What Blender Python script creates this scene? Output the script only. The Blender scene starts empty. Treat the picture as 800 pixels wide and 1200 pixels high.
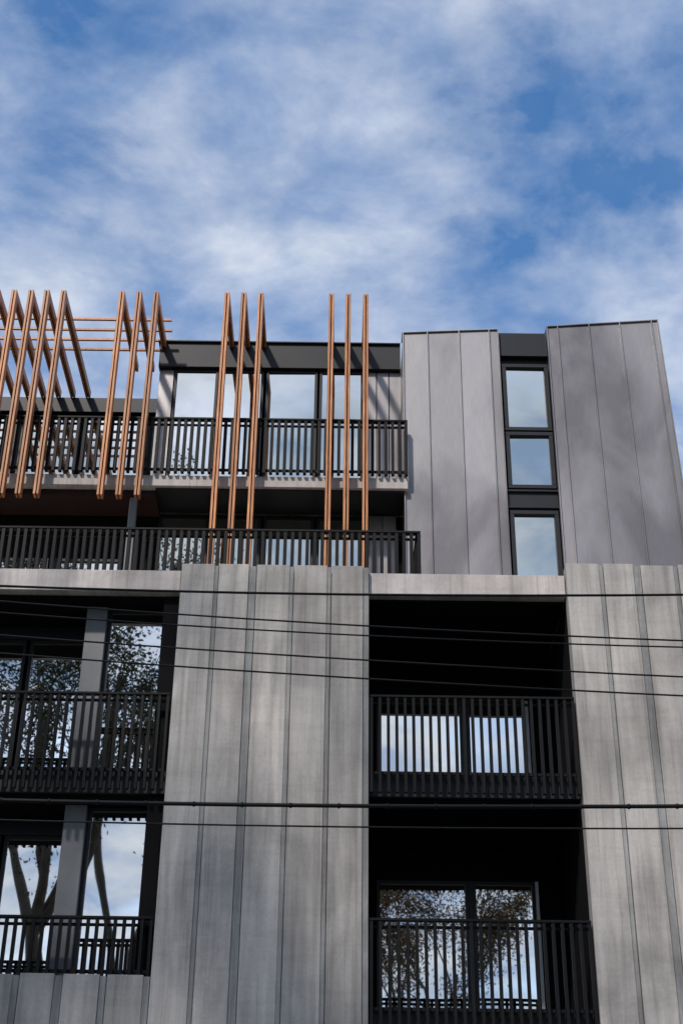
import bpy, bmesh, math, random
from mathutils import Vector, Matrix
random.seed(7)
S=bpy.context.scene
R=math.radians

# ---------------- material helpers ----------------
def newmat(name):
    m=bpy.data.materials.new(name); m.use_nodes=True
    nt=m.node_tree; b=nt.nodes['Principled BSDF']
    return m,nt,b
def N(nt,t,**k):
    n=nt.nodes.new(t)
    for a,v in k.items(): setattr(n,a,v)
    return n
def coords(nt,scale=(1,1,1)):
    tc=N(nt,'ShaderNodeTexCoord'); mp=N(nt,'ShaderNodeMapping')
    mp.inputs['Scale'].default_value=scale
    nt.links.new(tc.outputs['Object'],mp.inputs['Vector']); return mp.outputs['Vector']
def noise(nt,vec,scale,detail=4,rough=.55,dist=0):
    n=N(nt,'ShaderNodeTexNoise'); n.inputs['Scale'].default_value=scale
    n.inputs['Detail'].default_value=detail; n.inputs['Roughness'].default_value=rough
    n.inputs['Distortion'].default_value=dist
    nt.links.new(vec,n.inputs['Vector']); return n.outputs['Fac']
def ramp(nt,fac,stops):
    r=N(nt,'ShaderNodeValToRGB'); e=r.color_ramp.elements
    while len(e)<len(stops): e.new(.5)
    for i,(p,c) in enumerate(stops):
        e[i].position=p; e[i].color=(c[0],c[1],c[2],1) if isinstance(c,tuple) else (c,c,c,1)
    nt.links.new(fac,r.inputs['Fac']); return r.outputs['Color']
def mix(nt,a,b,fac,mode='MIX'):
    m=N(nt,'ShaderNodeMix',data_type='RGBA',blend_type=mode)
    for sock,v in ((m.inputs[0],fac),(m.inputs[6],a),(m.inputs[7],b)):
        if isinstance(v,(int,float)): sock.default_value=v
        elif isinstance(v,tuple): sock.default_value=(*v,1)
        else: nt.links.new(v,sock)
    return m.outputs[2]
def bump(nt,b,h,strength,dist=.01):
    n=N(nt,'ShaderNodeBump'); n.inputs['Strength'].default_value=strength; n.inputs['Distance'].default_value=dist
    nt.links.new(h,n.inputs['Height']); nt.links.new(n.outputs['Normal'],b.inputs['Normal'])

def concrete(name,dark,light,tint=(1,.945,.895)):
    m,nt,b=newmat(name)
    v=coords(nt)
    streak=noise(nt,coords(nt,(4.0,1,.3)),1.5,5,.6,.6)
    mottle=noise(nt,coords(nt,(1.2,1,.7)),.8,6,.55,.7)  # mottling: stains, plus dappled tree shade put into the colour
    fine=noise(nt,v,22,4,.7)
    c=ramp(nt,streak,[(.3,tuple(dark*t for t in tint)),(.68,tuple(light*t for t in tint))])
    c2=ramp(nt,mottle,[(.34,.70),(.48,.94),(.62,1.18)])
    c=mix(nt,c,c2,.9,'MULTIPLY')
    c=mix(nt,c,ramp(nt,fine,[(.3,.88),(.7,1.08)]),.7,'MULTIPLY')
    geo=N(nt,'ShaderNodeNewGeometry')
    c=mix(nt,c,ramp(nt,geo.outputs['Random Per Island'],[(0,.84),(1,1.1)]),1,'MULTIPLY')
    lift=noise(nt,coords(nt,(.4,1,3.0)),2.2,3,.6)
    c=mix(nt,c,ramp(nt,lift,[(.38,.92),(.5,1.0)]),.8,'MULTIPLY')
    drip=noise(nt,coords(nt,(9,1,.14)),1.5,4,.65,.2)
    c=mix(nt,c,ramp(nt,drip,[(.33,.76),(.47,1.0)]),.85,'MULTIPLY')
    pits=noise(nt,v,60,2,.5)
    c=mix(nt,c,ramp(nt,pits,[(.22,.6),(.29,1.0)]),.6,'MULTIPLY')
    nt.links.new(c,b.inputs['Base Color'])
    b.inputs['Roughness'].default_value=.82
    bump(nt,b,fine,.3,.006)
    return m
M={}
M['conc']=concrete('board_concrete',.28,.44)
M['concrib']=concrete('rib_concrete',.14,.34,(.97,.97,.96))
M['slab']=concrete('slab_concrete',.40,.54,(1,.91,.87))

def plain(name,col,rough=.5,metal=0,var=.12,scale=3,bmp=0,spec=.5):
    m,nt,b=newmat(name)
    v=coords(nt); n=noise(nt,v,scale,5,.6)
    c=ramp(nt,n,[(.3,tuple(x*(1-var) for x in col)),(.7,tuple(x*(1+var) for x in col))])
    nt.links.new(c,b.inputs['Base Color'])
    b.inputs['Roughness'].default_value=rough; b.inputs['Metallic'].default_value=metal
    b.inputs['Specular IOR Level'].default_value=spec
    if bmp: bump(nt,b,noise(nt,v,scale*8,3),bmp,.005)
    return m
M['black']=plain('black_powdercoat',(.006,.006,.007),.5,spec=.15)
M['frame']=plain('charcoal_frame',(.012,.013,.017),.45,spec=.3)
M['dark']=plain('shade_black',(.007,.007,.008),.9,spec=.1)  # near-black colour carries the deep shade of the loggia recesses
M['soffit']=plain('brown_soffit',(.035,.018,.015),.7,spec=.2)
M['pier']=plain('grey_pier_paint',(.13,.135,.145),.5)
M['whiteframe']=plain('white_aluminium',(.6,.6,.6),.4)
M['asphalt']=plain('asphalt',(.05,.05,.052),.9,0,.25,2,.4)
M['ground']=plain('grass_ground',(.05,.07,.03),.95,0,.35,1.2,.4)
M['path']=plain('footpath_concrete',(.28,.27,.25),.9,0,.15,2,.2)
M['paint']=plain('road_paint',(.75,.75,.73),.7)
M['bark']=plain('bark',(.05,.04,.03),.9,0,.4,4,.5)
M['leaf']=plain('leaf',(.04,.05,.025),.6,0,.5,1.5,spec=.2)
M['leafb']=plain('leaf_olive',(.10,.06,.025),.6,0,.5,1.5,spec=.2)
M['wire']=plain('cable_rubber',(.006,.006,.007),.6,spec=.2)
M['polewood']=plain('pole_timber',(.14,.11,.085),.9,0,.3,3,.4)
M['porcelain']=plain('insulator',(.35,.3,.25),.3)

# zinc cladding
m,nt,b=newmat('zinc_cladding')
geo=N(nt,'ShaderNodeNewGeometry')
n1=noise(nt,coords(nt,(1.0,1,.5)),.7,4,.5,.5)
c=ramp(nt,n1,[(.38,(.165,.155,.163)),(.60,(.305,.29,.296))])  # broad dark blotches are soft shadows painted into the zinc colour
c=mix(nt,c,ramp(nt,geo.outputs['Random Per Island'],[(0,.82),(1,1.14)]),1,'MULTIPLY')
c=mix(nt,c,ramp(nt,noise(nt,coords(nt,(2,1,.3)),14,4,.6),[(.3,.93),(.7,1.05)]),1,'MULTIPLY')
nt.links.new(c,b.inputs['Base Color'])
b.inputs['Metallic'].default_value=.35; b.inputs['Roughness'].default_value=.42
bump(nt,b,noise(nt,coords(nt,(1,1,.5)),1.6,2),.35,.02)
M['zinc']=m
# timber
m,nt,b=newmat('cedar_timber')
geo=N(nt,'ShaderNodeNewGeometry')
g=noise(nt,coords(nt,(18,18,.8)),3,5,.6,.4)
c=ramp(nt,g,[(.3,(.27,.088,.026)),(.55,(.55,.215,.075)),(.75,(.80,.41,.19))])
c=mix(nt,c,ramp(nt,geo.outputs['Random Per Island'],[(0,.62),(1,1.15)]),1,'MULTIPLY')
nt.links.new(c,b.inputs['Base Color']); b.inputs['Roughness'].default_value=.5
M['timber']=m
# glass
def glass(name,col,dis):
    m,nt,b=newmat(name)
    b.inputs['Base Color'].default_value=(*col,1); b.inputs['Metallic'].default_value=1
    b.inputs['Roughness'].default_value=.015
    bump(nt,b,noise(nt,coords(nt),.9,1),dis,.02)
    return m
M['glass']=glass('coated_glass',(.88,.87,.82),.14)
M['glassup']=glass('coated_glass_green',(.74,.74,.66),.12)

# ---------------- mesh collector ----------------
class Part:
    def __init__(s,name,mat,bevel=0):
        s.name=name;s.mat=mat;s.v=[];s.f=[];s.bevel=bevel
    def hexa(s,p):
        o=len(s.v); s.v+=p
        s.f+=[tuple(o+i for i in q) for q in ((0,3,2,1),(4,5,6,7),(0,1,5,4),(1,2,6,5),(2,3,7,6),(3,0,4,7))]
    def box(s,x0,x1,y0,y1,z0,z1):
        s.hexa([(x0,y0,z0),(x1,y0,z0),(x1,y1,z0),(x0,y1,z0),(x0,y0,z1),(x1,y0,z1),(x1,y1,z1),(x0,y1,z1)])
    def tube(s,pts,rad,n=8):
        o=len(s.v)
        for i,p in enumerate(pts):
            p=Vector(p)
            d=(Vector(pts[min(i+1,len(pts)-1)])-Vector(pts[max(i-1,0)])).normalized()
            a=d.orthogonal().normalized(); c=d.cross(a)
            r=rad[i] if isinstance(rad,(list,tuple)) else rad
            for k in range(n):
                t=2*math.pi*k/n
                s.v.append(tuple(p+a*math.cos(t)*r+c*math.sin(t)*r))
        for i in range(len(pts)-1):
            for k in range(n):
                s.f.append((o+i*n+k,o+i*n+(k+1)%n,o+(i+1)*n+(k+1)%n,o+(i+1)*n+k))
        s.f.append(tuple(o+k for k in range(n))[::-1]); s.f.append(tuple(o+(len(pts)-1)*n+k for k in range(n)))
    def done(s,parent=None,smooth=False):
        me=bpy.data.meshes.new(s.name); me.from_pydata(s.v,[],s.f); me.update()
        bm=bmesh.new(); bm.from_mesh(me); bmesh.ops.recalc_face_normals(bm,faces=bm.faces); bm.to_mesh(me); bm.free()
        ob=bpy.data.objects.new(s.name,me); S.collection.objects.link(ob)
        me.materials.append(M[s.mat])
        if smooth:
            for p in me.polygons: p.use_smooth=True
        if s.bevel:
            md=ob.modifiers.new('bevel','BEVEL'); md.width=s.bevel; md.segments=1; md.limit_method='ANGLE'
        if parent: ob.parent=parent
        return ob
def empty(name):
    e=bpy.data.objects.new(name,None); S.collection.objects.link(e); return e

B=empty('apartment_building')

# ---------------- concrete facade ----------------
conc=Part('concrete_panels','conc',.006); rib=Part('concrete_ribs','concrib',.004)
rs=random.Random(4)
def strips(x0,x1,n,z0,z1,ribs=True):
    w=(x1-x0)/n
    for i in range(n):
        a=x0+i*w; rw=rs.choice((.06,.085,.11))
        dy=(-.012,.0,.010)[(i*2+int(abs(x0)*3))%3]
        conc.box(a+.009,a+w-rw-.003,20.0+dy,20.26,z0,z1-rs.uniform(0,.02))
        rib.box(a+w-rw,a+w,20.014,20.255,z0,z1-.03)
strips(-2.49,.44,5,0,12.46)
strips(3.515,8.79,9,0,12.55)
strips(-9.52,-2.49-.002,12,0,6.16)
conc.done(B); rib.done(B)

# ---------------- slabs ----------------
slab=Part('floor_slabs','slab',.008)
slab.box(-9.4,-2.5,20.12,22.9,12.02,12.39)
slab.box(.445,3.51,20.12,22.9,12.02,12.39)
slab.box(-2.48,.43,20.27,22.9,12.02,12.39)
slab.box(3.52,8.7,20.27,22.9,12.02,12.39)
slab.box(-9,1.17,21.86,23.19,15.02,15.24)
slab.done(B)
ds=Part('loggia_slabs','frame',.006)
for z in (9.1,5.8):
    ds.box(-9.4,-2.5,20.2,22.5,z-.34,z)
    ds.box(.445,3.51,20.2,22.6,z-.34,z)
ds.box(-9.3,-3.62,23.2,24.8,15.03,15.10)
ds.done(B)
sf=Part('balcony_soffit','soffit')
sf.box(-9,-3.3,22.02,22.74,14.90,15.018)
sf.done(B)
sg=Part('balcony_soffit_dark_sheet','frame')  # thin dark sheet added to darken the slab underside
sg.box(-3.295,1.115,21.93,22.74,14.985,15.018)
sg.done(B)

# ---------------- dark cores ----------------
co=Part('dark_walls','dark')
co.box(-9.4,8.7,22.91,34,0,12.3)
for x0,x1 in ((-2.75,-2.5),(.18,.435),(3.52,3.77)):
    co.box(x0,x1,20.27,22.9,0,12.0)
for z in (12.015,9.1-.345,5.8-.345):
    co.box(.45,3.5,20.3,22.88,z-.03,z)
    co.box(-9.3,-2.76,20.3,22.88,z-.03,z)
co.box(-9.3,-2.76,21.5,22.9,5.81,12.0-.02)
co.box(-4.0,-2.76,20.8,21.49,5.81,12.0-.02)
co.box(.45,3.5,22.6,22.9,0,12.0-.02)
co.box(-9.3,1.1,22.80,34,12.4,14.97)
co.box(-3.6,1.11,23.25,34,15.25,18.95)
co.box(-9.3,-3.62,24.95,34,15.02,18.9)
co.done(B)

# ---------------- penthouse wall ----------------
fr=Part('window_frames','frame',.004); gl=Part('window_glass','glass'); gu=Part('upper_window_glass','glassup')
pier=Part('grey_piers','pier',.006); zc=Part('zinc_cladding','zinc',.004)
rg=random.Random(9)
def window(x0,x1,z0,z1,y,t=.055,g=None,d=.07):
    fr.box(x0,x1,y-d,y,z1-t,z1); fr.box(x0,x1,y-d,y,z0,z0+t)
    fr.box(x0,x0+t,y-d,y,z0+t,z1-t); fr.box(x1-t,x1,y-d,y,z0+t,z1-t)
    G=g or gl
    e=[rg.uniform(-.004,.004) for _ in range(3)]; ya=y-d*.5; a,b2,c,d2=x0+t,x1-t,z0+t,z1-t
    G.hexa([(a,ya+e[0],c),(b2,ya+e[1],c),(b2,y-.01,c),(a,y-.01,c),(a,ya+e[2],d2),(b2,ya+e[1]+e[2]-e[0],d2),(b2,y-.01,d2),(a,y-.01,d2)])
fr.box(-3.62,1.118,23.05,23.24,18.50,19.08)
fr.box(-3.66,1.118,23.0,23.3,19.08,19.11)
window(-3.30,-2.44,15.26,18.49,23.2,g=gu); window(-2.38,-1.55,15.26,18.49,23.2,g=gu)
window(-1.50,-.50,15.26,18.49,23.2,g=gu); window(-.46,.40,15.26,18.49,23.2,g=gu)
for x in (-3.6,.42,.66,.90):
    w=.28 if x<0 else .225
    zc.box(x,x+w,23.16,23.24,15.25,18.49)
fr.box(-9.3,-3.62,24.8,24.94,18.6,18.95)
for x in (-9.2,-7.9,-6.6,-5.3): window(x,x+1.2,15.26,18.55,24.94,g=gu)
for x in (-3.3,-2.35,-1.4,-.45): window(x,x+.9,12.4,14.9,22.79,g=gu)
for x in (.5,.75): zc.box(x,x+.24,22.72,22.79,12.4,14.96)
pier.box(-3.75,-3.62,22.05,22.17,12.4,14.89)
for x in (-9,-7.7,-6.4,-5.1): window(x,x+1.2,12.4,14.0,22.79,g=gl)

for z0,z1 in ((9.1,11.98),(5.8,8.72)):
    pier.box(-4.0,-3.68,20.6,20.79,z0,z1)
    window(-3.67,-2.76,z0,z1,20.79)
    fr.box(-2.75,-2.5,20.62,20.79,z0,z1)
    zt=z1-.22
    fr.box(-9.2,-4.01,21.38,21.48,zt,z1)
    for a,b2 in ((-5.02,-4.06),(-6.1,-5.07),(-7.2,-6.15),(-8.3,-7.25)):
        window(a,b2,z0,zt,21.48)
for z0,zh in ((9.1,11.36),(5.8,8.22)):
    window(.62,2.06,z0,zh,22.59); window(2.12,3.10,z0,zh,22.59)
    fr.box(2.06,2.12,22.5,22.59,z0,zh)
wf=Part('white_jamb','whiteframe')
for z0,zh in ((9.1,11.36),(5.8,8.22)): wf.box(3.102,3.15,22.5,22.59,z0,zh)
wf.done(B)
window(.7,2.0,.02,2.6,22.59); window(2.05,3.3,.02,2.6,22.59)

# ---------------- zinc volume ----------------
def cladpanel(xa,xb,za0,za1,zb1,y=22.0,xbb=None,xab=None):
    xbb=xb if xbb is None else xbb; xab=xa if xab is None else xab
    zc.hexa([(xab,y,12.4),(xbb,y,12.4),(xbb,y+.06,12.4),(xab,y+.06,12.4),(xa,y,za1),(xb,y,zb1),(xb,y+.06,zb1),(xa,y+.06,za1)])
L=[1.12,1.58,2.18,2.75,2.92]
def zl(x): return 18.55+(x-1.12)*.061
seam=Part('cladding_seams','zinc',.003)
for a,b2 in zip(L,L[1:]):
    cladpanel(a+.004,b2-.004,0,zl(a),zl(b2))
for x in L: seam.box(x-.010,x+.010,21.95,22.03,12.4,zl(x)+.012)
Rr=[(3.86,3.86),(4.06,4.06),(4.66,4.68),(5.25,5.31),(5.86,5.98),(5.98,6.14)]
def zr(x): return 18.74+(x-3.86)*.09
for (a,a2),(b2,b3) in zip(Rr,Rr[1:]):
    cladpanel(a+.004,b2-.004,0,zr(a),zr(b2),xbb=b3-.004,xab=a2+.004)
for x,x2 in Rr:
    z=zr(x)+.012
    seam.hexa([(x2-.01,21.95,12.4),(x2+.01,21.95,12.4),(x2+.01,22.03,12.4),(x2-.01,22.03,12.4),(x-.01,21.95,z),(x+.01,21.95,z),(x+.01,22.03,z),(x-.01,22.03,z)])
zc.hexa([(1.12,22.065,12.4),(2.92,22.065,12.4),(2.92,32,12.4),(1.12,32,12.4),(1.12,22.065,zl(1.12)-.02),(2.92,22.065,zl(2.92)-.02),(2.92,32,18.6),(1.12,32,18.5)])
zc.hexa([(3.86,22.065,12.4),(6.13,22.065,12.4),(6.13,32,12.4),(3.86,32,12.4),(3.86,22.065,zr(3.86)-.02),(5.97,22.065,zr(5.97)-.02),(5.97,32,18.8),(3.86,32,18.7)])
cap=Part('parapet_coping','zinc',.003)
def coping(xa,xb,za,zb):
    cap.hexa([(xa,21.965,za),(xb,21.965,zb),(xb,22.3,zb),(xa,22.3,za),(xa,21.965,za+.022),(xb,21.965,zb+.022),(xb,22.3,zb+.022),(xa,22.3,za+.022)])
coping(1.10,2.93,zl(1.12)+.015,zl(2.92)+.015); coping(3.85,6.0,zr(3.86)+.015,zr(5.98)+.015)
cap.done(B)
fr.box(2.93,3.85,22.18,31,12.4,18.62)
fr.box(2.935,3.845,22.06,22.17,18.12,18.66)
for z0,z1 in ((16.42,17.92),(15.18,16.39),(12.6,14.72)):
    window(2.97,3.83,z0,z1,22.17,t=.075,g=gu,d=.13)
fr.box(2.95,3.845,22.07,22.17,14.73,15.17)
fr.box(2.93,3.85,22.02,22.17,15.10,15.14); fr.box(2.93,3.85,22.02,22.17,14.76,14.80)
fr.done(B); gl.done(B); gu.done(B); pier.done(B); zc.done(B); seam.done(B)

# ---------------- balustrades ----------------
rails=Part('balustrades','black',.003)
def rail(x0,x1,y,z0,z1,base,sp=.125,w=.045,dep=.07):
    rails.box(x0,x1,y-.01,y+dep+.01,z1-.035,z1)
    rails.box(x0,x1,y+dep,y+dep+.03,base,base+.05)
    rails.box(x0,x1,y+dep,y+dep+.03,z1-.12,z1-.08)
    n=int((x1-x0)/sp)
    for i in range(n+1):
        x=x0+(x1-x0-w)*i/n
        rails.box(x,x+w,y,y+dep-.002,z0,z1-.036)
rail(.46,3.50,20.02,8.77,10.28,9.06)
rail(.46,3.50,20.02,5.47,6.96,5.74)
rail(-9.3,-2.52,20.02,8.77,10.27,9.06)
rail(-9.3,-2.52,20.10,6.0,6.96,6.2)
rail(-9.3,1.28,20.36,12.46,13.30,12.5,sp=.12,w=.055,dep=.09)
rail(-9.0,1.17,21.76,15.26,16.42,15.34,sp=.12,w=.055,dep=.09)
for i in range(13):
    y=20.47+i*.12
    rails.box(1.21,1.28,y,y+.042,12.41,13.265)
rails.box(1.20,1.29,20.47,21.95,13.266,13.298)
rails.done(B)

# ---------------- timber battens and pergola ----------------
tb=Part('timber_battens','timber',.004); tg=Part('batten_spines','dark')
def batten(x,z0,yb=23.04,yl=21.62,zt=19.13):
    for s in (-1,1):
        c=x+s*.029
        tb.box(c-.02,c+.02,yl-.10,yl+.06,z0,zt)
        tb.box(c-.02,c+.02,yl+.065,yb,zt-.16,zt-.005)
    tg.box(x-.008,x+.008,yl-.075,yl+.05,z0+.01,zt-.01)
    tg.box(x-.008,x+.008,yl+.07,yb-.01,zt-.14,zt-.01)
def xt(u): return (u-403.2-0)*.01577
for u in (263,283,303.5,388,408,429): batten(xt(u),12.41)
for u in (137,157.5,178): batten(xt(u),14.62,yb=23.9)
for u in (-32,-12,8,28,47,67): batten(xt(u),14.62,yb=24.85)
for i,y in enumerate((22.45,22.78,23.1,23.42)):
    tb.box(-9,-3.35-.02*i,y-.022,y+.022,19.14,19.19)
tb.done(B); tg.done(B)

# ---------------- ground, road ----------------
def sheet(name,mat,x0,x1,y0,y1,z0,z1):
    p=Part(name,mat); p.box(x0,x1,y0,y1,z0,z1); return p.done()
sheet('ground','ground',-600,600,-600,600,-.4,-.012)
sheet('road','asphalt',-200,200,11.9,17.2,-.3,-.004)
sheet('footpath','path',-200,200,17.36,34,-.3,.13)
sheet('footpath','path',-200,200,-1.6,1.6,-.3,.03)
k=Part('kerb','path',.02); k.box(-200,200,17.2,17.355,-.3,.135); k.box(-200,200,11.75,11.9,-.3,.13); k.done()
ln=Part('road_marking','paint')
for i in range(-20,20): ln.box(i*6,i*6+3,14.5,14.6,-.0035,.001)
ln.done()

# ---------------- power lines ----------------
wires=[(7.29,0,.0045,.011,11.0),(7.005,-.05,.004,.0075,11.0),(6.985,-.042,.005,.007,11.15),(6.69,-.053,.003,.0075,11.0),(6.545,-.054,.003,.0075,11.05),(5.42,.004,.003,.016,11.0),(5.25,0,.003,.007,11.0)]
PL=empty('power_line'); wp=Part('cables','wire'); ins=Part('insulators','porcelain')
for z0,s,c,r,y in wires:
    pts=[(x,y,z0+s*x+c*x*x) for x in [-16+i*.8 for i in range(41)]]
    wp.tube(pts,r,6)
    for x in (-16,16):
        z=z0+s*x+c*x*x
        ins.tube([(x,y,z-.09),(x,y,z-.03),(x,y,z+.03),(x,y,z+.06)],[.03,.055,.05,.02],8)
for i in range(-40,41):
    x=i*.38; z=5.42+.004*x+.003*x*x
    wp.tube([(x,11,z),(x+.02,11,z)],.021,6)
wp.done(PL,True); ins.done(PL,True)
for x in (-16,16):
    up=empty('utility_pole'); p=Part('shaft','polewood'); p.tube([(x,11.32,-.3),(x,11.32,10)],[.17,.12],14); p.done(up,True)
    q=Part('crossarms','polewood',.01)
    for z0,s,c,r,y in wires:
        z=z0+s*x+c*x*x; q.box(x-.04,x+.04,10.9,11.25,z-.16,z-.09)
    q.done(up)

# ---------------- trees ----------------
def tree(name,base,H,R0,seed,leafmat,crown0=.45,nleaf=26,spread=.55,ls=1.0):
    rnd=random.Random(seed); T=empty(name); br=Part('trunk_and_limbs','bark'); lv=Part('foliage',leafmat)
    ends=[]
    def grow(p,d,L,r,lev):
        n=5; pts=[p]; rr=[r]
        for i in range(n):
            d=(d+Vector((rnd.uniform(-1,1),rnd.uniform(-1,1),rnd.uniform(-.5,.8)))*.16).normalized()
            p=p+d*L/n; pts.append(p); rr.append(r*(1-.5*(i+1)/n))
            if lev>=2: ends.append((p,lev))
        br.tube([tuple(q) for q in pts],rr,7 if lev<2 else 5)
        if lev<4:
            for k in range(3 if lev<3 else 2):
                t=rnd.choice((3,4,5)) if lev else rnd.choice((4,5,5))
                a=rnd.uniform(0,6.28)
                dd=(d+Vector((math.cos(a),math.sin(a),rnd.uniform(-.1,.5)))*spread*rnd.uniform(.8,1.6)).normalized()
                grow(pts[t],dd,L*rnd.uniform(.55,.78),rr[t]*.72,lev+1)
    b=Vector(base)
    grow(b,Vector((.0,0,1)),H*crown0,R0,0)
    for p,lev in ends:
        if rnd.random()<.3: continue
        cs=rnd.uniform(.18,.42)
        for i in range(nleaf):
            c=p+Vector((rnd.gauss(0,cs),rnd.gauss(0,cs),rnd.gauss(0,cs*.8)))
            a=Vector((rnd.uniform(-1,1),rnd.uniform(-1,1),rnd.uniform(-1.2,.2))).normalized()
            w=a.orthogonal().normalized()*.036*ls; l=a*rnd.uniform(.06,.10)*ls
            o=len(lv.v); lv.v+=[tuple(c-l),tuple(c+w),tuple(c+l),tuple(c-w)]; lv.f.append((o,o+1,o+2,o+3))
    br.done(T,True)
    me=bpy.data.meshes.new('foliage'); me.from_pydata(lv.v,[],lv.f); me.materials.append(M[leafmat])
    ob=bpy.data.objects.new('foliage',me); S.collection.objects.link(ob); ob.parent=T
tree('eucalyptus_tree',(-6.2,2.0,-.1),25,.5,3,'leaf',.42,60,.45,.9)
tree('eucalyptus_tree',(-12.0,-1.0,-.1),25,.42,11,'leaf',.42,55,.5)
tree('street_tree',(2.4,-6.5,-.1),20,.28,5,'leafb',.42,100,.5,.85)
tree('eucalyptus_tree',(-7.8,-7.5,-.1),28,.5,8,'leaf',.4,42,.5,1.0)

# ---------------- world ----------------
W=bpy.data.worlds.new('World'); S.world=W; W.use_nodes=True; nt=W.node_tree
bg=nt.nodes['Background']; out=nt.nodes['World Output']
sky=N(nt,'ShaderNodeTexSky',sky_type='NISHITA'); sky.sun_disc=False
SUN_EL=R(44); AZ=R(205)
sky.sun_elevation=SUN_EL; sky.sun_rotation=AZ; sky.ozone_density=2.0
bg.inputs['Strength'].default_value=.15
hs=N(nt,'ShaderNodeHueSaturation'); hs.inputs['Saturation'].default_value=1.34; hs.inputs['Value'].default_value=1.25
nt.links.new(sky.outputs['Color'],hs.inputs['Color'])
nt.links.new(hs.outputs['Color'],bg.inputs['Color'])
tc=N(nt,'ShaderNodeTexCoord'); sx=N(nt,'ShaderNodeSeparateXYZ'); nt.links.new(tc.outputs['Generated'],sx.inputs[0])
def math_(op,a,b=None):
    n=N(nt,'ShaderNodeMath',operation=op)
    for i,v in enumerate((a,b)):
        if v is None: continue
        if isinstance(v,(int,float)): n.inputs[i].default_value=v
        else: nt.links.new(v,n.inputs[i])
    return n.outputs[0]
zz=math_('ADD',math_('MAXIMUM',sx.outputs[2],0.0),.35)
px=math_('DIVIDE',sx.outputs[0],zz); py=math_('DIVIDE',sx.outputs[1],zz)
cb=N(nt,'ShaderNodeCombineXYZ'); nt.links.new(px,cb.inputs[0]); nt.links.new(py,cb.inputs[1])
def wmap(rot,sc,loc=(0,0,0)):
    mp=N(nt,'ShaderNodeMapping'); mp.inputs['Rotation'].default_value=(0,0,R(rot)); mp.inputs['Scale'].default_value=sc; mp.inputs['Location'].default_value=loc
    nt.links.new(cb.outputs[0],mp.inputs['Vector']); return mp.outputs[0]
n1=noise(nt,wmap(25,(1,1.25,1),(3.3,1.2,0)),4.2,9,.54,.25)
n2=noise(nt,wmap(-20,(1,1.2,1),(7,2,0)),13,7,.6,.2)
f=math_('ADD',math_('MULTIPLY',n1,.75),math_('MULTIPLY',n2,.25))
f=math_('ADD',f,math_('MULTIPLY',math_('SUBTRACT',.72,sx.outputs[2]),.22))
cov=ramp(nt,f,[(.385,0.08),(.465,.50),(.58,1.0)])
shade=ramp(nt,noise(nt,wmap(10,(1,1.3,1),(1,5,0)),7.5,8,.58,.3),[(.36,(.27,.39,.64)),(.64,(.70,.76,.87))])
bg2=N(nt,'ShaderNodeBackground'); nt.links.new(shade,bg2.inputs['Color']); bg2.inputs['Strength'].default_value=1.0
ms=N(nt,'ShaderNodeMixShader'); nt.links.new(cov,ms.inputs[0]); nt.links.new(bg.outputs[0],ms.inputs[1]); nt.links.new(bg2.outputs[0],ms.inputs[2])
nt.links.new(ms.outputs[0],out.inputs['Surface'])

sd=bpy.data.lights.new('sun','SUN'); sd.energy=3.2; sd.angle=R(3); sd.color=(1,.93,.84)
so=bpy.data.objects.new('sun',sd); S.collection.objects.link(so)
dirv=Vector((math.sin(AZ)*math.cos(SUN_EL),math.cos(AZ)*math.cos(SUN_EL),math.sin(SUN_EL)))
so.rotation_euler=dirv.to_track_quat('Z','Y').to_euler()

# ---------------- camera ----------------
cd=bpy.data.cameras.new('camera'); co_=bpy.data.objects.new('camera',cd); S.collection.objects.link(co_)
cd.sensor_fit='VERTICAL'; cd.sensor_height=36; cd.lens=51; cd.clip_end=2000
co_.matrix_world=Matrix.Translation((0,0,1.6))@Matrix.Rotation(R(90+30.6),4,'X')@Matrix.Rotation(R(.74),4,'Z')
S.camera=co_
S.view_settings.view_transform='Standard'; S.view_settings.look='None'; S.view_settings.exposure=0
